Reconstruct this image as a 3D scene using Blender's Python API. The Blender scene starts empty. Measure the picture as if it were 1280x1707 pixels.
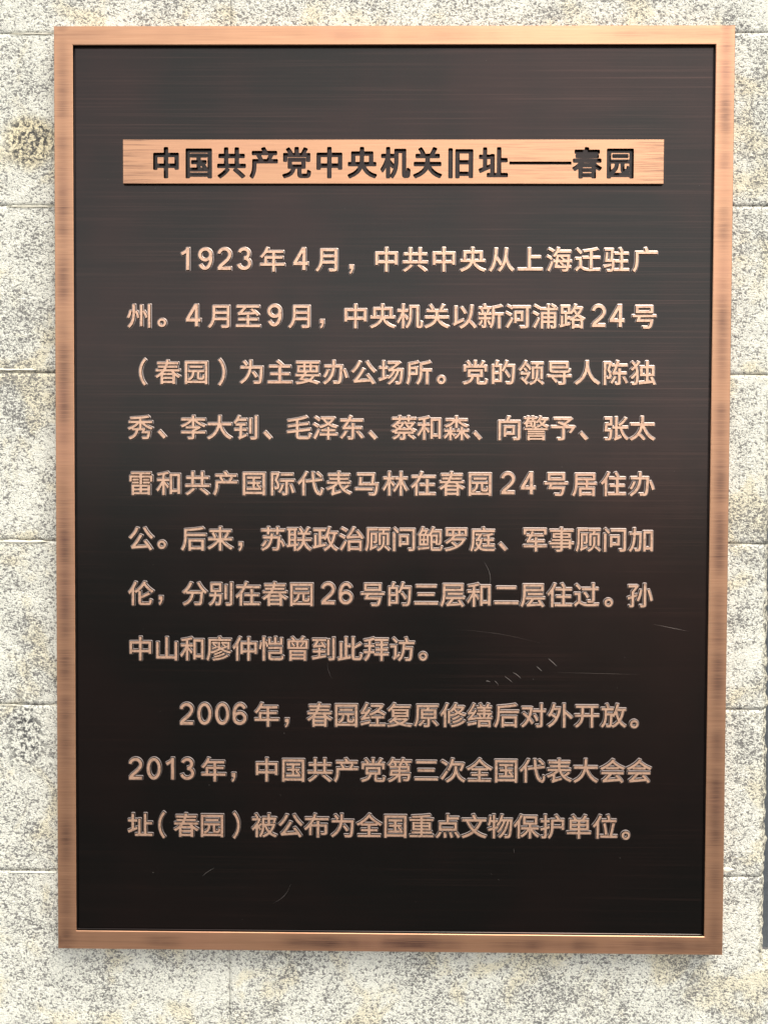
import bpy, bmesh, math, random
import numpy as np
from mathutils import Vector, Matrix, noise
from mathutils.geometry import delaunay_2d_cdt

random.seed(7)
S = bpy.context.scene
COL = S.collection
R = math.radians

# ------------------------------------------------------------------ camera
FRAME_Y = -0.015                      # front face of the plaque frame; the wall face is at y = 0
cam = bpy.data.cameras.new('camera')
cam.sensor_fit = 'VERTICAL'
cam.sensor_height = 24.0
cam.lens = 24.0 * 1280 / 1707
cam.clip_start = 0.01
cam.clip_end = 500
camo = bpy.data.objects.new('camera', cam)
COL.objects.link(camo)
right = Vector((0.99995, 0.00946, 0.00434))
up = Vector((-0.00454, 0.02125, 0.99976))
back = right.cross(up)
camo.matrix_world = Matrix(((right.x, up.x, back.x, 0.00024),
                            (right.y, up.y, back.y, FRAME_Y - 0.6854),
                            (right.z, up.z, back.z, -0.00095),
                            (0, 0, 0, 1)))
S.camera = camo

# ------------------------------------------------------------------ daylight: bright overcast
SUN_EL, SUN_AZ = R(60), R(34)         # azimuth measured from the wall's normal towards the right
w = bpy.data.worlds.new('World')
S.world = w
w.use_nodes = True
nt = w.node_tree
bg = nt.nodes['Background']
sky = nt.nodes.new('ShaderNodeTexSky')
sky.sky_type = 'NISHITA'
sky.sun_disc = False
sky.sun_elevation = SUN_EL
sky.sun_rotation = math.pi - SUN_AZ
sky.air_density = 1.0
sky.dust_density = 2.0
sky.ozone_density = 1.0
hs = nt.nodes.new('ShaderNodeHueSaturation')
hs.inputs['Saturation'].default_value = 0.12     # an overcast sky is nearly grey
nt.links.new(sky.outputs[0], hs.inputs['Color'])
nt.links.new(hs.outputs[0], bg.inputs['Color'])
bg.inputs['Strength'].default_value = 0.15
sun = bpy.data.lights.new('sun', 'SUN')
sun.energy = 1.5
sun.angle = R(30)
sun.color = (1.0, 0.94, 0.84)
suno = bpy.data.objects.new('sun', sun)
COL.objects.link(suno)
sd = Vector((math.sin(SUN_AZ) * math.cos(SUN_EL), -math.cos(SUN_AZ) * math.cos(SUN_EL), math.sin(SUN_EL)))
suno.rotation_euler = sd.to_track_quat('Z', 'Y').to_euler()
suno.location = (1, -2, 3)
S.view_settings.view_transform = 'Standard'
S.view_settings.look = 'None'
S.view_settings.gamma = 1.0
S.view_settings.exposure = 1.1


# ------------------------------------------------------------------ node helpers
class NT:
    def __init__(s, name):
        s.m = bpy.data.materials.new(name)
        s.m.use_nodes = True
        s.t = s.m.node_tree
        s.n = s.t.nodes
        s.b = s.n['Principled BSDF']
        s.pos = s.node('ShaderNodeNewGeometry').outputs['Position']

    def node(s, kind, **kw):
        n = s.n.new(kind)
        for k, v in kw.items():
            setattr(n, k, v)
        return n

    def put(s, sock, v):
        if isinstance(v, bpy.types.NodeSocket):
            s.t.links.new(v, sock)
        else:
            sock.default_value = v

    def math(s, op, a, b=0.0, c=0.0, clamp=False):
        n = s.node('ShaderNodeMath', operation=op, use_clamp=clamp)
        s.put(n.inputs[0], a); s.put(n.inputs[1], b); s.put(n.inputs[2], c)
        return n.outputs[0]

    def scaled(s, v, sc, off=(0, 0, 0)):
        n = s.node('ShaderNodeMapping')
        s.put(n.inputs['Vector'], v)
        n.inputs['Scale'].default_value = sc
        n.inputs['Location'].default_value = off
        return n.outputs[0]

    def noise(s, v, scale=1.0, detail=2.0, rough=0.5, dist=0.0):
        n = s.node('ShaderNodeTexNoise')
        s.put(n.inputs['Vector'], v)
        n.inputs['Scale'].default_value = scale
        n.inputs['Detail'].default_value = detail
        n.inputs['Roughness'].default_value = rough
        n.inputs['Distortion'].default_value = dist
        return n.outputs['Fac']

    def ramp(s, v, lo, hi, a=0.0, b=1.0):
        n = s.node('ShaderNodeMapRange', interpolation_type='SMOOTHSTEP')
        s.put(n.inputs['Value'], v)
        s.put(n.inputs['From Min'], lo); s.put(n.inputs['From Max'], hi)
        n.inputs['To Min'].default_value = a; n.inputs['To Max'].default_value = b
        return n.outputs[0]

    def mix(s, f, a, b):
        n = s.node('ShaderNodeMix', data_type='RGBA')
        s.put(n.inputs['Factor'], f)
        for i, v in ((6, a), (7, b)):
            s.put(n.inputs[i], v if isinstance(v, bpy.types.NodeSocket) else (*v, 1))
        return n.outputs[2]

    def xyz(s):
        n = s.node('ShaderNodeSeparateXYZ')
        s.put(n.inputs[0], s.pos)
        return n.outputs

    def blob(s, cx, cz, r, soft=0.35, squash=1.0):
        """1 inside an uneven round patch on the wall or the plaque, 0 outside"""
        X, Y, Z = s.xyz()
        dx = s.math('SUBTRACT', X, cx); dz = s.math('MULTIPLY', s.math('SUBTRACT', Z, cz), squash)
        d = s.math('SQRT', s.math('ADD', s.math('MULTIPLY', dx, dx), s.math('MULTIPLY', dz, dz)))
        wob = s.noise(s.pos, 45, 3)
        d = s.math('ADD', d, s.math('MULTIPLY', s.math('SUBTRACT', wob, 0.5), r * 0.7))
        return s.ramp(d, r * (1 - soft), r * (1 + soft), 1.0, 0.0)

    def bump(s, h, strength, dist):
        n = s.node('ShaderNodeBump')
        s.put(n.inputs['Height'], h)
        n.inputs['Strength'].default_value = strength
        n.inputs['Distance'].default_value = dist
        s.t.links.new(n.outputs[0], s.b.inputs['Normal'])


# ------------------------------------------------------------------ materials
def mat_granite():
    t = NT('flamed_granite')
    P = t.pos
    coarse = t.math('MAXIMUM', t.blob(-0.329, 0.319, 0.024), 0.0)
    streak = t.blob(-0.335, -0.222, 0.018, 0.5, 0.55)
    X, Y, Z = t.xyz()
    arris = t.math('MULTIPLY', t.ramp(t.math('ADD', X, t.math('MULTIPLY', t.noise(t.pos, 60, 3), 0.008)), 0.3405, 0.3485), t.math('MULTIPLY', t.ramp(Z, 0.13, 0.06), t.ramp(Z, -0.436, -0.426)))
    dark_here = t.math('MAXIMUM', t.math('MAXIMUM', coarse, streak), t.math('MULTIPLY', arris, 0.95))
    # grains of mica and grey quartz
    g1 = t.noise(t.scaled(P, (0.82, 1, 1.12)), 430, 3, 0.62, 0.9)
    g2 = t.noise(t.scaled(P, (1, 1, 1), (5, 2, 3)), 820, 3, 0.65, 1.2)
    g3 = t.noise(t.scaled(P, (1, 1, 1), (9, 2, 1)), 250, 4, 0.66, 0.6)
    dens = t.noise(P, 16, 2.5, 0.6)
    clump = t.noise(t.scaled(P, (0.8, 1, 1.2), (3, 7, 1)), 85, 2.5, 0.6, 0.8)
    thr = t.math('ADD', 0.458, t.math('MULTIPLY', t.math('SUBTRACT', dens, 0.5), 0.24))
    thr = t.math('ADD', thr, t.math('MULTIPLY', t.math('SUBTRACT', clump, 0.5), 0.20))
    thr = t.math('SUBTRACT', thr, t.math('MULTIPLY', dark_here, 0.02))
    m1 = t.ramp(g1, t.math('SUBTRACT', thr, 0.03), t.math('ADD', thr, 0.015), 1, 0)
    m2 = t.ramp(g2, t.math('SUBTRACT', thr, 0.10), t.math('ADD', thr, 0.0), 1, 0)
    m3 = t.math('MULTIPLY', t.ramp(g3, 0.42, 0.55, 1, 0), t.math('ADD', t.math('MULTIPLY', dark_here, 0.85), 0.10))
    white = t.mix(t.noise(P, 90, 3), (0.76, 0.745, 0.655), (0.86, 0.845, 0.72))
    warm = t.ramp(t.noise(P, 17, 4, 0.62, 0.6), 0.50, 0.64)
    warm = t.math('MAXIMUM', t.math('MULTIPLY', warm, 0.6), t.math('MAXIMUM', coarse, t.math('MULTIPLY', arris, 0.45)))
    white = t.mix(t.math('MULTIPLY', warm, 0.75), white, (0.80, 0.68, 0.40))
    grey = t.mix(t.noise(P, 240, 2), (0.085, 0.082, 0.08), (0.22, 0.21, 0.20))
    c = t.mix(t.math('MULTIPLY', m1, 0.84), white, grey)
    c = t.mix(t.math('MULTIPLY', m2, 0.85), c, (0.11, 0.105, 0.10))
    c = t.mix(m3, c, (0.05, 0.05, 0.052))
    t.put(t.b.inputs['Base Color'], c)
    t.b.inputs['Roughness'].default_value = 0.75
    t.b.inputs['Specular IOR Level'].default_value = 0.3
    h = t.math('ADD', t.math('MULTIPLY', g1, 1.0), t.math('MULTIPLY', g2, 0.45))
    t.bump(h, 0.75, 0.0022)
    return t.m


def mat_mortar():
    t = NT('cream_mortar')
    n = t.noise(t.pos, 140, 4, 0.6)
    big = t.noise(t.pos, 9, 2)
    c = t.mix(t.ramp(n, 0.35, 0.65), (0.52, 0.47, 0.36), (0.82, 0.78, 0.62))
    c = t.mix(t.ramp(big, 0.50, 0.62), c, (0.14, 0.12, 0.105))
    t.put(t.b.inputs['Base Color'], c)
    t.b.inputs['Roughness'].default_value = 0.95
    t.bump(n, 0.6, 0.001)
    return t.m


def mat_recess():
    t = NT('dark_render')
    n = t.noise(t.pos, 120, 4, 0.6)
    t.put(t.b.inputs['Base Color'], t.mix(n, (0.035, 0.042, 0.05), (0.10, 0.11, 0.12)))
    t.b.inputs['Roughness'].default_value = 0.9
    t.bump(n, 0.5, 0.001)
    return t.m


def brushed(t, zs=1500.0, xs=14.0, off=0.0, detail=3.0):
    """horizontal brushing: long in x, fine in z"""
    return t.noise(t.scaled(t.pos, (xs, 3, zs), (off, off, off)), 1.0, detail, 0.6)


def mat_copper(kind):
    t = NT('brushed_copper_' + kind)
    X, Y, Z = t.xyz()
    fine = brushed(t, 1500, 16)
    mid = brushed(t, 420, 7, 3.1, 4)
    cloud = t.noise(t.scaled(t.pos, (9, 1, 14)), 1.0, 3, 0.6)
    base = t.mix(t.ramp(fine, 0.3, 0.7), (0.495, 0.262, 0.150), (0.56, 0.312, 0.183))
    dirt = t.math('MULTIPLY', t.ramp(mid, 0.50, 0.72), 0.22)
    if kind == 'frame':
        ax = t.math('ABSOLUTE', X); az = t.math('ABSOLUTE', Z)
        # darker patina left along the middle of each rail by the wire brush
        bx = t.math('DIVIDE', t.math('SUBTRACT', ax, 0.2922), 0.0062)
        bz = t.math('DIVIDE', t.math('SUBTRACT', az, 0.4055), 0.0060)
        gx = t.math('EXPONENT', t.math('MULTIPLY', t.math('MULTIPLY', bx, bx), -1.0))
        gz = t.math('EXPONENT', t.math('MULTIPLY', t.math('MULTIPLY', bz, bz), -1.0))
        sm = t.ramp(t.noise(t.scaled(t.pos, (3, 1, 17)), 1.0, 3.5, 0.65), 0.36, 0.66)
        smz = t.ramp(t.noise(t.scaled(t.pos, (11, 1, 3), (4, 0, 0)), 1.0, 3, 0.6), 0.38, 0.66)
        bristle = t.ramp(brushed(t, 1500, 34, 7.7, 5), 0.10, 0.62)
        stile = t.math('MULTIPLY', gx, t.math('MULTIPLY', t.math('ADD', t.math('MULTIPLY', sm, 0.72), 0.26), bristle))
        lower = t.ramp(Z, 0.3, -0.3, 0.35, 1.0)
        rail = t.math('MULTIPLY', t.math('MULTIPLY', gz, lower), t.math('MULTIPLY', t.math('ADD', smz, 0.15), bristle))
        dirt = t.math('ADD', dirt, t.math('MAXIMUM', stile, rail), clamp=True)
    elif kind == 'band':
        ends = t.ramp(t.math('ABSOLUTE', X), 0.195, 0.232)
        str_ = t.ramp(brushed(t, 1100, 24, 5.5, 5), 0.46, 0.66)
        gap = t.math('MULTIPLY', t.blob(0.13, 0.294, 0.036, 0.4), 0.4)
        dirt = t.math('ADD', t.math('MULTIPLY', str_, t.math('MULTIPLY', t.math('MAXIMUM', ends, gap), 0.6)), t.math('MULTIPLY', str_, 0.12))
        dirt = t.math('ADD', dirt, t.math('MULTIPLY', t.ramp(mid, 0.52, 0.7), 0.12))
    else:
        dirt = t.math('ADD', t.math('MULTIPLY', dirt, 0.5), t.math('MULTIPLY', t.ramp(t.noise(t.pos, 320, 3), 0.48, 0.68), 0.36))
    if kind == 'letter':
        base = t.mix(t.ramp(fine, 0.3, 0.7), (0.62, 0.385, 0.26), (0.73, 0.465, 0.32))
    c = t.mix(dirt, base, (0.17, 0.09, 0.065))
    c = t.mix(t.ramp(cloud, 0.45, 0.75, 0, 0.22), c, (0.62, 0.30, 0.20))
    t.put(t.b.inputs['Base Color'], c)
    t.b.inputs['Metallic'].default_value = 0.72 if kind == 'letter' else 0.85
    t.put(t.b.inputs['Roughness'], t.math('ADD', 0.40, t.math('MULTIPLY', fine, 0.14)))
    t.bump(fine, 0.25, 0.0002)
    return t.m


def mat_patina(kind='panel'):
    t = NT('black_patina_' + kind)
    X, Y, Z = t.xyz()
    fine = brushed(t, 1300, 5, 1.3, 3)
    mid = brushed(t, 520, 3.0, 4.4, 5)
    cloud = t.noise(t.pos, 7, 3, 0.55)
    base = t.mix(t.ramp(cloud, 0.35, 0.68), (0.034, 0.0315, 0.029), (0.045, 0.034, 0.031))
    zone = t.ramp(t.noise(t.scaled(t.pos, (3.2, 1, 6), (2, 0, 8)), 1, 3), 0.44, 0.62)
    streak = t.math('MULTIPLY', t.ramp(mid, 0.54, 0.72), zone)
    f = t.math('MULTIPLY', t.math('ADD', t.math('MULTIPLY', streak, 0.16), t.math('MULTIPLY', t.ramp(fine, 0.50, 0.75), 0.16)), 0.6)
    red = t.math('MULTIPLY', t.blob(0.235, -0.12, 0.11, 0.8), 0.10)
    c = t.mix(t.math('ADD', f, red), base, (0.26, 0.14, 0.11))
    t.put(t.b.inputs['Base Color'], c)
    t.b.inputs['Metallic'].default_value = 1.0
    if kind == 'panel':
        t.put(t.b.inputs['Roughness'], t.math('ADD', 0.19, t.math('MULTIPLY', t.noise(t.scaled(t.pos, (10, 1, 16)), 1, 4, 0.65), 0.08)))
        t.bump(fine, 0.10, 0.0001)
    else:
        t.b.inputs['Roughness'].default_value = 0.28
    return t.m


def mat_plain(name, col, rough=0.5, metal=0.0):
    t = NT(name)
    n = t.noise(t.pos, 60, 3)
    t.put(t.b.inputs['Base Color'], t.mix(n, tuple(c * 0.8 for c in col), tuple(min(1, c * 1.2) for c in col)))
    t.b.inputs['Roughness'].default_value = rough
    t.b.inputs['Metallic'].default_value = metal
    return t.m


GRANITE, MORTAR, RECESS = mat_granite(), mat_mortar(), mat_recess()
FRAME, BAND, LETTER = mat_copper('frame'), mat_copper('band'), mat_copper('letter')
PANEL, EDGE = mat_patina('panel'), mat_patina('edge')
FLANK = mat_plain('etched_flank', (0.28, 0.225, 0.20), 0.38, 1.0)
GROOVE = mat_plain('grey_groove', (0.10, 0.095, 0.105), 0.6)
SCRATCH = mat_plain('bare_scratch', (0.24, 0.21, 0.19), 0.5, 1.0)
GROUND = mat_plain('grey_paving', (0.085, 0.08, 0.078), 0.9)


# ------------------------------------------------------------------ object helpers
def link(name, mesh, parent=None, loc=(0, 0, 0)):
    o = bpy.data.objects.new(name, mesh)
    COL.objects.link(o)
    o.location = loc
    if parent:
        o.parent = parent
    return o


def mesh_from(name, verts, faces, mats, idx=None):
    me = bpy.data.meshes.new(name)
    me.from_pydata([tuple(v) for v in verts], [], faces)
    for m in mats:
        me.materials.append(m)
    if idx is not None:
        me.polygons.foreach_set('material_index', idx)
    me.update()
    return me


# ------------------------------------------------------------------ the wall: granite slabs with mortar joints
wall = bpy.data.objects.new('granite_wall', None)
COL.objects.link(wall)
wall.location = (0, 0, -0.9)
wall['label'] = 'pale speckled granite slab wall with yellow stains behind the copper plaque'
wall['category'] = 'wall'


def slab(x0, x1, z0, z1, gap, right_arris=False, notch=None, step=0.0035):
    """one rough-faced slab: a relief grid with chipped edges, and side walls back to the mortar"""
    g = gap / 2
    x0 += g; x1 -= g; z0 += g; z1 -= g
    nx, nz = max(2, int((x1 - x0) / step)), max(2, int((z1 - z0) / step))
    vs, fs = [], []
    for j in range(nz + 1):
        for i in range(nx + 1):
            x = x0 + (x1 - x0) * i / nx; z = z0 + (z1 - z0) * j / nz
            p = Vector((x, 0, z))
            h = 0.0005 * noise.noise(p * 60) + 0.0004 * noise.noise(p * 190)
            e = min(x - x0, x1 - x, z - z0, z1 - z)
            y = -h + 0.00035 * max(0.0, 1 - e / 0.003) ** 2
            if notch:
                e = min(x - x0, z1 - z, z - z0, x1 - x)
                if z < notch[1] and x > notch[0] - 0.002:
                    e = min(e, notch[1] - z)
                elif z >= notch[1]:
                    e = min(e, abs(notch[0] - x))
            if right_arris or (notch and z > notch[1] and x <= notch[0] + 0.002):
                ex = (notch[0] if notch else x1) - x
                k = max(0.0, 1 - ex / 0.011)
                chip = 0.5 + noise.noise(p * 70) + 0.7 * noise.noise(p * 160)
                y += 0.010 * k ** 2 + 0.004 * k * max(0.0, chip)
                if i == nx:
                    x += 0.0022 * noise.noise(p * 55) + 0.0022 * noise.noise(p * 190)
            if j in (0, nz):
                z += 0.0003 * noise.noise(p * 120)
            vs.append((x, y, z))
    w_ = nx + 1
    for j in range(nz):
        for i in range(nx):
            a = j * w_ + i
            if notch and vs[a][0] > notch[0] - 0.004 and vs[a + w_][2] > notch[1]:
                continue
            fs.append((a, a + 1, a + w_ + 1, a + w_))
    if notch:
        ec = {}
        for f in fs:
            for a, b2 in zip(f, f[1:] + f[:1]):
                ec[(a, b2)] = 1
        b = len(vs)
        back_ = {}
        for (a, c) in [k for k in ec if (k[1], k[0]) not in ec]:
            for q in (a, c):
                if q not in back_:
                    back_[q] = len(vs); vs.append((vs[q][0], 0.03, vs[q][2]))
            fs.append((c, a, back_[a], back_[c]))
        me = mesh_from('slab', vs, fs, [GRANITE])
        me.polygons.foreach_set('use_smooth', [True] * len(me.polygons))
        o = link('slab', me, wall)
        o.matrix_parent_inverse = wall.matrix_world.inverted()
        return o
    ring = [i for i in range(w_)] + [j * w_ + nx for j in range(1, nz + 1)] + \
           [nz * w_ + i for i in range(nx - 1, -1, -1)] + [j * w_ for j in range(nz - 1, 0, -1)]
    b = len(vs)
    for r in ring:
        vs.append((vs[r][0], 0.03, vs[r][2]))
    n = len(ring)
    for k in range(n):
        fs.append((ring[k], b + k, b + (k + 1) % n, ring[(k + 1) % n]))
    me = mesh_from('slab', vs, fs, [GRANITE])
    for p in me.polygons:
        p.use_smooth = True
    o = link('slab', me, wall)
    o.matrix_parent_inverse = wall.matrix_world.inverted()
    return o


EDGE_X = 0.3490
bpy.context.view_layer.update()
zs = [0.568, 0.4152, 0.2610, 0.1098, -0.0436, -0.1953, -0.3496]
for k in range(len(zs) - 1):
    zt, zb = zs[k], zs[k + 1]
    gp = 0.0009 if abs(zb + 0.0436) < 0.01 or abs(zb + 0.1953) < 0.01 else 0.0003
    slab(-0.626, -0.1465, zb, zt, gp)
    slab(-0.1465, EDGE_X, zb, zt, gp, right_arris=True)
slab(-0.626, -0.1475, -0.76, -0.3496, 0.0003)
slab(-0.1475, 0.62, -0.76, -0.3496, 0.0003, notch=(EDGE_X, -0.4312))

# mortar sheet just behind the slab faces: fills every joint
vs, fs = [], []
def box(vs, fs, x0, x1, y0, y1, z0, z1):
    b = len(vs)
    vs += [(x0, y0, z0), (x1, y0, z0), (x1, y1, z0), (x0, y1, z0), (x0, y0, z1), (x1, y0, z1), (x1, y1, z1), (x0, y1, z1)]
    fs += [tuple(b + i for i in f) for f in ((0, 1, 5, 4), (1, 2, 6, 5), (2, 3, 7, 6), (3, 0, 4, 7), (4, 5, 6, 7), (3, 2, 1, 0))]
box(vs, fs, -0.626, EDGE_X - 0.021, 0.0008, 0.028, -0.759, 0.567)
mo = link('mortar', mesh_from('mortar', vs, fs, [MORTAR]), wall)
mo.matrix_parent_inverse = wall.matrix_world.inverted()
# smears of cream mortar left proud of the joints
def smear(x0, x1, z, th):
    n = max(6, int((x1 - x0) / 0.002))
    vs, fs = [], []
    for i in range(n + 1):
        x = x0 + (x1 - x0) * i / n
        k = min(1, min(i, n - i) / 3)
        a = th * k * (0.6 + 0.5 * noise.noise(Vector((x * 170, z * 50, 1)))) * 0.5
        b = th * k * (0.6 + 0.5 * noise.noise(Vector((x * 150, z * 50, 9)))) * 0.5
        vs += [(x, -0.0002, z - a), (x, -0.0009, z - a * 0.4), (x, -0.0009, z + b * 0.4), (x, -0.0002, z + b)]
    for i in range(n):
        for j in range(3):
            q = i * 4 + j
            fs.append((q, q + 4, q + 5, q + 1))
    o = link('mortar_smear', mesh_from('mortar_smear', vs, fs, [SMEAR]), wall)
    o.matrix_parent_inverse = wall.matrix_world.inverted()
SMEAR = mat_plain('pale_mortar', (0.80, 0.76, 0.62), 0.95)
smear(-0.372, -0.3135, -0.0444, 0.0042)
smear(-0.372, -0.322, 0.1125, 0.0030)
smear(-0.35, -0.306, 0.2603, 0.0026)
smear(-0.345, -0.306, 0.4152, 0.0026)
smear(-0.352, -0.308, -0.3508, 0.0026)
smear(0.302, 0.316, -0.3425, 0.0085)
smear(-0.372, -0.340, -0.1952, 0.0014)

# the darker wall set back beyond the pier's right edge
vs, fs = [], []
box(vs, fs, EDGE_X - 0.021, 0.9, 0.0285, 0.06, -0.4312, 0.568)
rw = link('recessed_wall', mesh_from('recessed_wall', vs, fs, [RECESS]))
rw['kind'] = 'structure'

# the ground in front, well below the picture; it is what the lower half of the plaque mirrors
vs, fs = [(-40, 3, -1.25), (-40, -60, -1.25), (40, -60, -1.25), (40, 3, -1.25)], [(0, 1, 2, 3)]
gr = link('ground', mesh_from('ground', vs, fs, [GROUND]))
gr['kind'] = 'structure'

# ------------------------------------------------------------------ the plaque
plaque = bpy.data.objects.new('memorial_plaque', None)
COL.objects.link(plaque)
plaque.location = (0, 0, -0.4133)
plaque['label'] = 'large copper framed black plaque with raised Chinese text mounted on granite wall'
plaque['category'] = 'plaque'
bpy.context.view_layer.update()
PINV = plaque.matrix_world.inverted()


def part(name, me, loc=(0, 0, 0)):
    o = link(name, me, plaque, loc)
    o.matrix_parent_inverse = PINV
    return o


HW, HH, FW = 0.3000, 0.4133, 0.01678
PANEL_Y = FRAME_Y + 0.0032


def frame_mesh():
    # loops from the wall, round the outer edge, over the face, down the inner chamfer
    prof = [(0, 0.0), (0, FRAME_Y + 0.0006), (0.0006, FRAME_Y), (FW - 0.0005, FRAME_Y), (FW, FRAME_Y + 0.0005),
            (FW + 0.0001, PANEL_Y - 0.0004), (FW + 0.0007, PANEL_Y + 0.0003)]
    vs, fs = [], []
    for d, y in prof:
        vs += [(-HW + d, y, -HH + d), (HW - d, y, -HH + d), (HW - d, y, HH - d), (-HW + d, y, HH - d)]
    for k in range(len(prof) - 1):
        for i in range(4):
            a, b = k * 4 + i, k * 4 + (i + 1) % 4
            fs.append((a, b, b + 4, a + 4))
    idx = []
    for k in range(len(prof) - 1):
        idx += [1 if k >= 4 else 0] * 4
    return mesh_from('frame', vs, fs, [FRAME, EDGE], idx)


part('frame', frame_mesh())
vs, fs = [], []
box(vs, fs, -HW + FW - 0.002, HW - FW + 0.002, PANEL_Y, -0.001, -HH + FW - 0.002, HH - FW + 0.002)
part('panel', mesh_from('panel', vs, fs, [PANEL]))


# ------------------------------------------------------------------ glyph outlines as distance fields
def stroke_poly(pts, t):
    """closed outline of a butt-ended stroke of width t along pts"""
    P = [Vector(p) for p in pts]
    L, Rr = [], []
    for i, p in enumerate(P):
        d = (P[min(i + 1, len(P) - 1)] - P[max(i - 1, 0)]).normalized()
        n = Vector((-d.y, d.x))
        if 0 < i < len(P) - 1:
            d1 = (P[i] - P[i - 1]).normalized()
            c = max(0.5, abs(n.dot(Vector((-d1.y, d1.x)))))
            n = n / c
        L.append(p + n * t / 2); Rr.append(p - n * t / 2)
    return [tuple(v) for v in L + Rr[::-1]]


def arc(cx, cy, rx, ry, a0, a1, n=22):
    return [(cx + rx * math.cos(R(a0 + (a1 - a0) * i / n)), cy + ry * math.sin(R(a0 + (a1 - a0) * i / n))) for i in range(n + 1)]


def loop_strokes(cx, cy, rx, ry, t):
    return [stroke_poly(arc(cx, cy, rx, ry, -5, 185), t), stroke_poly(arc(cx, cy, rx, ry, 175, 365), t)]


T = 0.112
SIX = loop_strokes(.28, .265, .215, .21, T) + [stroke_poly(arc(.295, .41, .235, .395, 38, 190, 30), T)]
OWN = {
    '0': loop_strokes(.28, .43, .222, .376, T),
    '1': [stroke_poly([(.30, 0), (.30, .86)], T), stroke_poly([(.30, .80), (.22, .70), (.06, .615)], T * 0.95)],
    '2': [stroke_poly(arc(.275, .595, .212, .212, 172, -28, 30) + [(.40, .40), (.28, .285), (.12, .15), (.075, .07)], T),
          stroke_poly([(.02, .055), (.53, .055)], T * 1.05)],
    '3': [stroke_poly(arc(.265, .63, .185, .178, 165, -88, 26), T), stroke_poly(arc(.265, .25, .222, .2, 88, -168, 30), T)],
    '4': [stroke_poly([(.405, .0), (.405, .86)], T), stroke_poly([(.0, .245), (.56, .245)], T),
          stroke_poly([(.375, .83), (.035, .25)], T)],
    '6': SIX,
    '9': [[(.565 - x, .86 - y) for x, y in q] for q in SIX],
    '。': loop_strokes(.17, .17, .125, .125, .082),
    '、': [stroke_poly([(0, .26), (.24, 0)], .125)],
    '（': [stroke_poly(arc(.80, .4, .76, .76, 138.5, 221.5, 24), .095)],
    '）': [stroke_poly(arc(-.50, .4, .76, .76, 41.5, -41.5, 24), .095)],
    '，': [[(0, .27), (.15, .27), (.15, .12), (.10, -.02), (.03, -.08), (.0, -.02), (.06, .06), (.075, .13), (0, .13)]],
}
_tc = bpy.data.curves.new('glyph_source', 'FONT')
_tc.resolution_u = 4
_to = bpy.data.objects.new('glyph_source', _tc)
COL.objects.link(_to)


def font_edges(ch):
    """outline segments of a character from Blender's built-in font"""
    _tc.body = ch
    bpy.context.view_layer.update()
    me = bpy.data.meshes.new_from_object(_to.evaluated_get(bpy.context.evaluated_depsgraph_get()))
    cnt = {}
    for p in me.polygons:
        v = list(p.vertices)
        for a, b in zip(v, v[1:] + v[:1]):
            k = (min(a, b), max(a, b))
            cnt[k] = cnt.get(k, 0) + 1
    seg = [(*me.vertices[a].co.xy, *me.vertices[b].co.xy) for (a, b), c in cnt.items() if c == 1]
    bpy.data.meshes.remove(me)
    return np.array(seg)


def sdf(seg, X, Y):
    """signed distance (inside negative, even-odd) on the grid"""
    ax, ay, bx, by = seg.T
    dx, dy = bx - ax, by - ay
    ll = dx * dx + dy * dy + 1e-12
    D = np.full(X.shape, 1e9); C = np.zeros(X.shape, int)
    for i in range(len(seg)):
        t = np.clip(((X - ax[i]) * dx[i] + (Y - ay[i]) * dy[i]) / ll[i], 0, 1)
        D = np.minimum(D, (X - ax[i] - t * dx[i]) ** 2 + (Y - ay[i] - t * dy[i]) ** 2)
        if ay[i] != by[i]:
            c = ((ay[i] > Y) != (by[i] > Y)) & (X < ax[i] + (Y - ay[i]) * dx[i] / (dy[i]))
            C += c
    D = np.sqrt(D)
    return np.where(C % 2 == 1, -D, D)


def field(ch, sx, n=104):
    lo, hi = -0.16, 1.08
    ly, hy = -0.24, 1.0
    gx = np.linspace(lo, hi, n) + 1.3e-4; gy = np.linspace(ly, hy, n) + 1.7e-4
    X, Y = np.meshgrid(gx, gy)
    if ch in OWN:
        D = None
        for poly in OWN[ch]:
            q = np.array(poly)
            s = np.hstack([q, np.roll(q, -1, 0)])
            d = sdf(s, X, Y)
            D = d if D is None else np.minimum(D, d)
    else:
        s = font_edges(ch)
        s[:, 0::2] *= sx
        D = sdf(s, X, Y)
    return gx, gy, D


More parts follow.
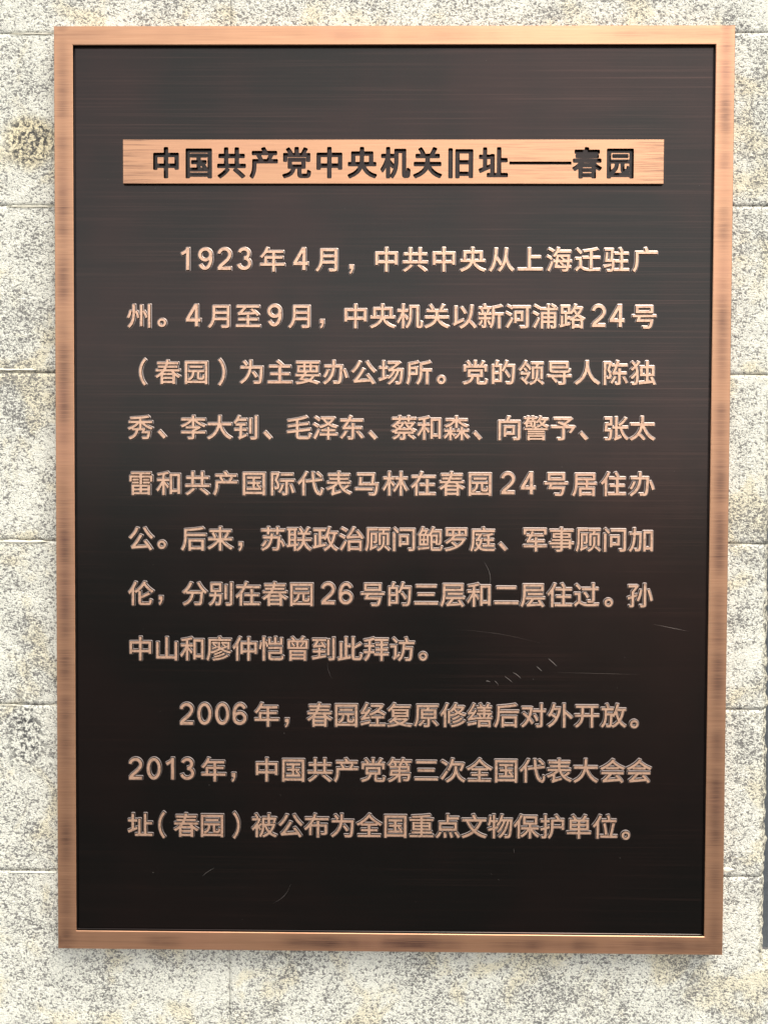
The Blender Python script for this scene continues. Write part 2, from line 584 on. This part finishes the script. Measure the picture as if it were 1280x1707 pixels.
def contours(gx, gy, D, level):
    """closed iso-lines of D by marching squares, thinned"""
    F = D - level
    n = len(gx)
    nxt = {}
    pts = {}

    def edge_pt(j, i, jj, ii):
        k = (j, i, jj, ii)
        if k not in pts:
            a, b = F[j, i], F[jj, ii]
            t = a / (a - b)
            pts[k] = (gx[i] + (gx[ii] - gx[i]) * t, gy[j] + (gy[jj] - gy[j]) * t)
        return k
    ins = F < 0
    act = (ins[:-1, :-1] != ins[:-1, 1:]) | (ins[:-1, :-1] != ins[1:, :-1]) | (ins[:-1, :-1] != ins[1:, 1:])
    for j, i in zip(*np.nonzero(act)):
        j, i = int(j), int(i)
        c = [ins[j, i], ins[j, i + 1], ins[j + 1, i + 1], ins[j + 1, i]]
        E = [(j, i, j, i + 1), (j, i + 1, j + 1, i + 1), (j + 1, i, j + 1, i + 1), (j, i, j + 1, i)]
        # walk with the inside on the left
        outs, inn = [], []
        for k in range(4):
            a, b = c[k], c[(k + 1) % 4]
            if a and not b: inn.append(k)
            if b and not a: outs.append(k)
        if len(inn) == 1:
            pairs = [(inn[0], outs[0])]
        else:
            mid = F[j:j + 2, i:i + 2].mean() < 0
            pairs = []
            for a in inn:
                pairs.append((a, (a + 1) % 4 if mid else (a - 1) % 4))
        for a, b in pairs:
            nxt[edge_pt(*E[a])] = edge_pt(*E[b])
    loops = []
    while nxt:
        s = next(iter(nxt)); loop = []
        k = s
        while k in nxt:
            loop.append(pts[k]); k = nxt.pop(k)
        if len(loop) >= 4:
            loops.append(loop)
    return [q for q in (thin(l) for l in loops) if len(q) >= 3]


def thin(loop, tol=0.0028):
    P = np.array(loop)
    a = 0; b = int(np.argmax(((P - P[0]) ** 2).sum(1)))

    def dp(i, j):
        if j <= i + 1: return []
        p, q = P[i], P[j % len(P)]
        idx = np.arange(i + 1, j)
        r = P[idx % len(P)] - p; d = q - p
        L = math.hypot(*d) + 1e-12
        e = np.abs(r[:, 0] * d[1] - r[:, 1] * d[0]) / L
        k = int(np.argmax(e))
        if e[k] < tol: return []
        m = i + 1 + k
        return dp(i, m) + [m] + dp(m, j)
    keep = [a] + dp(a, b) + [b] + dp(b, len(P))
    return [tuple(P[k % len(P)]) for k in keep]


def at(gx, gy, D, x, y):
    i = np.clip((x - gx[0]) / (gx[1] - gx[0]), 0, len(gx) - 1.001); j = np.clip((y - gy[0]) / (gy[1] - gy[0]), 0, len(gy) - 1.001)
    a, b = int(i), int(j); u, v = i - a, j - b
    return (D[b, a] * (1 - u) + D[b, a + 1] * u) * (1 - v) + (D[b + 1, a] * (1 - u) + D[b + 1, a + 1] * u) * v


def cdt(loops, extra=()):
    """triangulate loops given as (points, tag); returns 2-D verts, their tags and the faces"""
    V, E, tags = [], [], []
    for pts_, tag in loops:
        b = len(V); n = len(pts_)
        V += [Vector(p) for p in pts_]; tags += [tag] * n
        E += [(b + k, b + (k + 1) % n) for k in range(n)]
    for p, tag in extra:
        V.append(Vector(p)); tags.append(tag)
    v, e, f, ov, oe, of = delaunay_2d_cdt(V, E, [], 0, 1e-6)
    tg = [tags[o[0]] if o else tags[0] for o in ov]
    return v, tg, f


def glyph_relief(ch, em, sx, lv_top, lv_mid, lv_foot, z_top, z_mid, z_foot):
    """raised letter: flat top inside lv_top, steep edge to lv_mid, shallow etched flank out to lv_foot. Returns centred vertices (x, h, z), faces, material index"""
    gx, gy, D = field(ch, sx)
    if ch in OWN:
        lt, lm, lf = 0.0, lv_mid - lv_top, lv_foot - lv_top
    else:
        lt, lm, lf = lv_top, lv_mid, lv_foot
    A = contours(gx, gy, D, lt); M = contours(gx, gy, D, lm); B = contours(gx, gy, D, lf)
    # low points in counters too narrow to reach the panel
    C = D[1:-1, 1:-1]
    pk = (C > lt + 0.006) & (C < lf)
    for dj in (-1, 0, 1):
        for di in (-1, 0, 1):
            pk &= C >= D[1 + dj:len(gy) - 1 + dj, 1 + di:len(gx) - 1 + di]
    ex = [((gx[i + 1], gy[j + 1]), 3 + float(D[j + 1, i + 1])) for j, i in zip(*np.nonzero(pk))]
    v, tg, f = cdt([(a, 0) for a in A] + [(m, 1) for m in M] + [(b, 2) for b in B], ex)
    faces, idx = [], []
    for t in f:
        cx = sum(v[k].x for k in t) / len(t); cy = sum(v[k].y for k in t) / len(t)
        d = at(gx, gy, D, cx, cy)
        if d > lf: continue
        faces.append(tuple(t)); idx.append(0 if d < lt else 1 if d < lm else 2)
    if ch in OWN:
        xs = [p.x for p in v]; ys = [p.y for p in v]
        ox, oy = (min(xs) + max(xs)) / 2, (min(ys) + max(ys)) / 2
    elif ch in '，':
        xs = [p.x for p in v]; ys = [p.y for p in v]
        ox, oy = (min(xs) + max(xs)) / 2, (min(ys) + max(ys)) / 2
    else:
        ox, oy = 0.5 * sx, 0.38
    V = []
    for p, g in zip(v, tg):
        if g < 3:
            h = (z_top, z_mid, z_foot)[g]
        else:
            h = float(np.interp(g - 3, (lt, lm, lf), (z_top, z_mid, z_foot)))
        V.append(((p.x - ox) * em, h, (p.y - oy) * em))
    return V, faces, idx

# ------------------------------------------------------------------ the words: characters with their centres on the plaque, in millimetres
TEXT_LINES = [
    ('1923年4月，中共中央从上海迁驻广',
     [-184.3, -166.2, -149.1, -131.6, -106.5, -81.3, -56.5, -36.1, -5.0, 20.5, 46.0, 71.6, 97.0, 122.5, 148.0, 173.4, 198.8, 224.3],
     [208.7, 208.7, 208.8, 208.8, 208.8, 208.8, 208.9, 200.1, 208.9, 208.9, 209.0, 209.0, 209.0, 209.1, 209.1, 209.1, 209.1, 209.2]),
    ('州。4月至9月，中央机关以新河浦路24号',
     [-224.9, -205.1, -177.1, -152.5, -128.1, -104.4, -80.7, -62.1, -32.3, -8.2, 15.9, 39.9, 64.0, 88.0, 112.0, 136.0, 160.0, 183.6, 199.6, 224.0],
     [158.6, 152.6, 158.6, 158.6, 158.7, 158.7, 158.7, 151.7, 158.7, 158.8, 158.8, 158.8, 158.8, 158.8, 158.9, 158.9, 158.9, 158.9, 158.9, 158.9]),
    ('（春园）为主要办公场所。党的领导人陈独',
     [-222.4, -199.9, -174.5, -151.6, -124.6, -99.7, -74.8, -49.9, -25.1, -0.3, 24.5, 44.3, 74.5, 99.3, 124.2, 149.1, 173.9, 198.7, 223.5],
     [108.7, 108.7, 108.7, 108.7, 108.8, 108.8, 108.8, 108.8, 108.8, 108.8, 108.9, 102.4, 108.9, 108.9, 108.9, 108.9, 109.0, 109.0, 109.0]),
    ('秀、李大钊、毛泽东、蔡和森、向警予、张太',
     [-224.5, -205.3, -177.1, -153.6, -129.7, -110.6, -82.6, -59.0, -35.4, -16.7, 11.4, 34.4, 58.1, 76.7, 105.1, 128.9, 153.1, 171.3, 199.6, 223.3],
     [59.2, 53.1, 59.3, 59.3, 59.3, 52.5, 59.4, 59.4, 59.4, 52.7, 59.5, 59.5, 59.5, 52.8, 59.6, 59.6, 59.6, 52.8, 59.7, 59.7]),
    ('雷和共产国际代表马林在春园24号居住办',
     [-224.2, -198.8, -173.4, -148.0, -122.7, -97.4, -72.1, -46.8, -21.5, 3.8, 29.0, 54.2, 79.4, 104.3, 122.2, 147.3, 172.7, 198.1, 223.5],
     [9.3, 9.3, 9.4, 9.4, 9.5, 9.5, 9.5, 9.6, 9.6, 9.7, 9.7, 9.8, 9.8, 9.9, 9.9, 10.0, 10.0, 10.1, 10.1]),
    ('公。后来，苏联政治顾问鲍罗庭、军事顾问加',
     [-224.3, -205.5, -176.8, -153.0, -134.7, -105.7, -82.2, -58.7, -35.2, -11.7, 11.7, 35.2, 58.6, 82.0, 100.2, 128.8, 152.5, 176.3, 200.0, 223.8],
     [-40.5, -45.9, -40.4, -40.3, -47.4, -40.2, -40.2, -40.1, -40.1, -40.0, -40.0, -39.9, -39.9, -39.8, -46.4, -39.7, -39.7, -39.6, -39.6, -39.5]),
    ('伦，分别在春园26号的三层和二层住过。孙',
     [-224.4, -206.6, -176.0, -151.9, -127.9, -103.9, -79.9, -56.0, -40.2, -16.0, 8.0, 31.9, 55.8, 79.7, 103.6, 127.5, 151.3, 175.2, 194.9, 223.0],
     [-90.0, -96.3, -89.9, -89.9, -89.8, -89.8, -89.8, -89.7, -89.7, -89.7, -89.7, -89.6, -89.6, -89.6, -89.5, -89.5, -89.5, -89.4, -96.0, -89.4]),
    ('中山和廖仲恺曾到此拜访。',
     [-225.0, -201.3, -177.7, -154.1, -130.5, -106.9, -83.3, -59.8, -36.3, -12.7, 10.8, 29.4],
     [-139.8, -139.7, -139.6, -139.5, -139.4, -139.3, -139.2, -139.2, -139.1, -139.0, -138.9, -145.3]),
    ('2006年，春园经复原修缮后对外开放。',
     [-183.4, -167.2, -151.2, -135.5, -111.1, -92.8, -63.5, -39.4, -15.3, 8.7, 32.8, 56.8, 80.8, 104.8, 128.8, 152.7, 176.7, 200.6, 219.1],
     [-199.4, -199.3, -199.2, -199.2, -199.1, -206.4, -198.9, -198.8, -198.7, -198.6, -198.5, -198.4, -198.3, -198.2, -198.1, -198.0, -197.9, -197.8, -205.2]),
    ('2013年，中国共产党第三次全国代表大会会',
     [-229.7, -213.1, -198.5, -182.8, -159.1, -140.9, -111.0, -87.0, -63.0, -39.0, -15.0, 8.9, 32.9, 56.8, 80.7, 104.6, 128.4, 152.3, 176.1, 200.0, 223.8],
     [-249.6, -249.5, -249.4, -249.4, -249.3, -256.3, -249.1, -249.0, -248.9, -248.8, -248.7, -248.6, -248.5, -248.4, -248.3, -248.2, -248.1, -248.0, -247.9, -247.8, -247.7]),
    ('址（春园）被公布为全国重点文物保护单位。',
     [-225.6, -206.0, -183.9, -160.4, -138.5, -113.1, -89.4, -65.7, -42.0, -18.4, 5.3, 28.9, 52.6, 76.2, 99.8, 123.3, 146.9, 170.5, 194.0, 212.6],
     [-300.3, -300.2, -300.1, -300.0, -299.9, -299.8, -299.7, -299.6, -299.5, -299.4, -299.3, -299.2, -299.1, -299.1, -299.0, -298.9, -298.8, -298.7, -298.6, -306.2]),
]
TITLE= [('中', -200.7, 293.6), ('国', -171.6, 293.6), ('共', -142.6, 293.6), ('产', -113.5, 293.6), ('党', -84.8, 293.7), ('中', -55.8, 293.7), ('央', -26.9, 293.7), ('机', 2.5, 293.7), ('关', 30.9, 293.7), ('旧', 60.2, 293.7), ('址', 89.0, 293.7), ('春', 171.6, 293.6), ('园', 200.7, 293.6)]

# ------------------------------------------------------------------ the raised text, one object per character
EM = 0.0228
TOP_Y = PANEL_Y - 0.0012              # height of the letter faces
glyphs = {}


def glyph_mesh(ch):
    if ch not in glyphs:
        V, F, I = glyph_relief(ch, EM, 1.035, 0.009, 0.029, 0.056, TOP_Y, PANEL_Y - 0.00028, PANEL_Y - 0.00002)
        glyphs[ch] = mesh_from('character', V, F, [LETTER, EDGE, FLANK], I)
    return glyphs[ch]


DIGITS = set('0123469')
for text, xs, zz in TEXT_LINES:
    for ch, x, z in zip(text, xs, zz):
        up_ = 0.7 if ch in DIGITS else 0.0
        part('character', glyph_mesh(ch), (x / 1000, 0, (z + up_) / 1000))

# ------------------------------------------------------------------ the title bar with characters cut into it
BAND_Y = PANEL_Y - 0.0026
FLOOR_Y = BAND_Y + 0.0016
TEM, TSX = 0.0280, 0.93
bx0, bx1, bz0, bz1 = -0.2391, 0.2391, 0.2752, 0.3141
loops = [([(bx0 + .0003, bz0 + .0003), (bx1 - .0003, bz0 + .0003), (bx1 - .0003, bz1 - .0003), (bx0 + .0003, bz1 - .0003)], 0)]
cuts = []
fields = []
for ch, x, z in TITLE:
    gx, gy, D = field(ch, TSX, 120)
    ox, oy = 0.5 * TSX, 0.38
    A = contours(gx, gy, D, 0.036); B = contours(gx, gy, D, 0.010)
    fields.append((x / 1000, z / 1000, ox, oy, gx, gy, D))
    for a in A:
        loops.append(([((p[0] - ox) * TEM + x / 1000, (p[1] - oy) * TEM + z / 1000) for p in a], 0))
    v, tg, f = cdt([(a, 0) for a in A] + [(b, 1) for b in B])
    F, I = [], []
    for t in f:
        cx = sum(v[k].x for k in t) / len(t); cy = sum(v[k].y for k in t) / len(t)
        d = at(gx, gy, D, cx, cy)
        if d < 0.036:
            F.append(tuple(t)); I.append(0 if d < 0.010 else 1)
    V = [((p.x - ox) * TEM, BAND_Y if g == 0 else FLOOR_Y, (p.y - oy) * TEM) for p, g in zip(v, tg)]
    cuts.append(('engraved_character', mesh_from('engraved_character', V, F, [GROOVE, EDGE], I), (x / 1000, 0, z / 1000)))
# the long dash
dx0, dx1, dz, dh = 0.1031, 0.1578, 0.2934, 0.00135
loops.append(([(dx0, dz - dh), (dx1, dz - dh), (dx1, dz + dh), (dx0, dz + dh)], 0))
i_ = 0.0005
V = [(dx0, BAND_Y, dz - dh), (dx1, BAND_Y, dz - dh), (dx1, BAND_Y, dz + dh), (dx0, BAND_Y, dz + dh),
     (dx0 + i_, FLOOR_Y, dz - dh + i_), (dx1 - i_, FLOOR_Y, dz - dh + i_), (dx1 - i_, FLOOR_Y, dz + dh - i_), (dx0 + i_, FLOOR_Y, dz + dh - i_)]
cuts.append(('engraved_dash', mesh_from('engraved_dash', V, [(4, 5, 6, 7), (0, 1, 5, 4), (1, 2, 6, 5), (2, 3, 7, 6), (3, 0, 4, 7)], [GROOVE, EDGE], [0, 1, 1, 1, 1]), (0, 0, 0)))
v, tg, f = cdt(loops)
F = []
for t in f:
    cx = sum(v[k].x for k in t) / len(t); cz = sum(v[k].y for k in t) / len(t)
    if dx0 < cx < dx1 and abs(cz - dz) < dh: continue
    hole = False
    for X0, Z0, ox, oy, gx, gy, D in fields:
        if abs(cx - X0) < 0.0152 and at(gx, gy, D, (cx - X0) / TEM + ox, (cz - Z0) / TEM + oy) < 0.036:
            hole = True; break
    if not hole: F.append(tuple(t))
V = [(p.x, BAND_Y, p.y) for p in v]
I = [0] * len(F)
b = len(V)
V += [(bx0 + .0003, BAND_Y, bz0 + .0003), (bx1 - .0003, BAND_Y, bz0 + .0003), (bx1 - .0003, BAND_Y, bz1 - .0003), (bx0 + .0003, BAND_Y, bz1 - .0003),
      (bx0, BAND_Y + .0003, bz0), (bx1, BAND_Y + .0003, bz0), (bx1, BAND_Y + .0003, bz1), (bx0, BAND_Y + .0003, bz1),
      (bx0, PANEL_Y - .00002, bz0), (bx1, PANEL_Y - .00002, bz0), (bx1, PANEL_Y - .00002, bz1), (bx0, PANEL_Y - .00002, bz1)]
for r in (0, 4):
    for k in range(4):
        a, c = b + r + k, b + r + (k + 1) % 4
        F.append((a, a + 4, c + 4, c)); I.append(0 if r == 0 else 1)
band = part('title_bar', mesh_from('title_bar', V, F, [BAND, EDGE], I))
bpy.context.view_layer.update()
for name, me, loc in cuts:
    o = link(name, me, band, loc)
    o.matrix_parent_inverse = PINV

# ------------------------------------------------------------------ dust and scratches on the patina
def scratch(pts_, wd):
    n = len(pts_)
    V, F = [], []
    for i, (x, z) in enumerate(pts_):
        a = pts_[max(i - 1, 0)]; b = pts_[min(i + 1, n - 1)]
        d = Vector((b[0] - a[0], b[1] - a[1])).normalized()
        t = wd * (0.15 + 0.85 * math.sin(math.pi * (i + 0.25) / (n - 0.5))) / 2000
        V += [(x / 1000 - d.y * t, PANEL_Y - 0.00003, z / 1000 + d.x * t), (x / 1000, PANEL_Y - 0.00009, z / 1000),
              (x / 1000 + d.y * t, PANEL_Y - 0.00003, z / 1000 - d.x * t)]
    for i in range(n - 1):
        for j in (0, 1):
            q = i * 3 + j
            F.append((q, q + 1, q + 4, q + 3))
    part('scratch', mesh_from('scratch', V, F, [SCRATCH]))


def line(a, b, bend=0.0, n=6):
    ax, az = a; bx_, bz_ = b
    nx_, nz_ = -(bz_ - az), bx_ - ax
    return [(ax + (bx_ - ax) * k / n + nx_ * bend * math.sin(math.pi * k / n), az + (bz_ - az) * k / n + nz_ * bend * math.sin(math.pi * k / n)) for k in range(n + 1)]


for a, b, bend, wd in (((141.9, -146.8), (149.4, -153.5), .02, .55), ((131.4, -153.7), (136.3, -158.2), .0, .55),
                       ((110.3, -159.5), (117.3, -164.8), .06, .5), ((102.8, -162.8), (110.3, -168.9), .02, .3),
                       ((93.6, -166.9), (97.4, -171.2), .05, .3), ((86, -167.5), (90, -168.3), .1, .3),
                       ((83.7, -60.1), (88.6, -84), .12, .3), ((-169.6, -347.4), (-158.7, -339.6), .05, .22),
                       ((-105.3, -371.5), (-89.0, -353.2), -.12, .16), ((112.6, -323.5), (112.1, -319.1), .0, .35),
                       ((235.9, -115.2), (267.0, -121.5), .0, .14), ((-52, -166), (-56, -149), .12, .14),
                       ((150, -159.2), (224, -160.5), .0, .07), ((60, -121), (135, -133), .03, .07)):
    scratch(line(a, b, bend), wd)
# pale dust caught on the panel: a few dozen grains joined into one
DUST = mat_plain('pale_dust', (0.42, 0.38, 0.33), 0.9)
V, F = [], []
for k in range(60):
    x, z = random.uniform(-0.28, 0.28), random.uniform(-0.39, 0.39)
    q = random.uniform(0.00008, 0.00026)
    b = len(V)
    V += [(x - q, PANEL_Y - 0.00002, z), (x, PANEL_Y - 0.00002, z - q * .8), (x + q, PANEL_Y - 0.00002, z), (x, PANEL_Y - 0.00002, z + q * .7), (x, PANEL_Y - 0.00002 - q, z)]
    F += [(b, b + 1, b + 4), (b + 1, b + 2, b + 4), (b + 2, b + 3, b + 4), (b + 3, b, b + 4)]
du = part('dust', mesh_from('dust', V, F, [DUST]))
du['kind'] = 'stuff'
bpy.data.objects.remove(_to)
bpy.data.curves.remove(_tc)
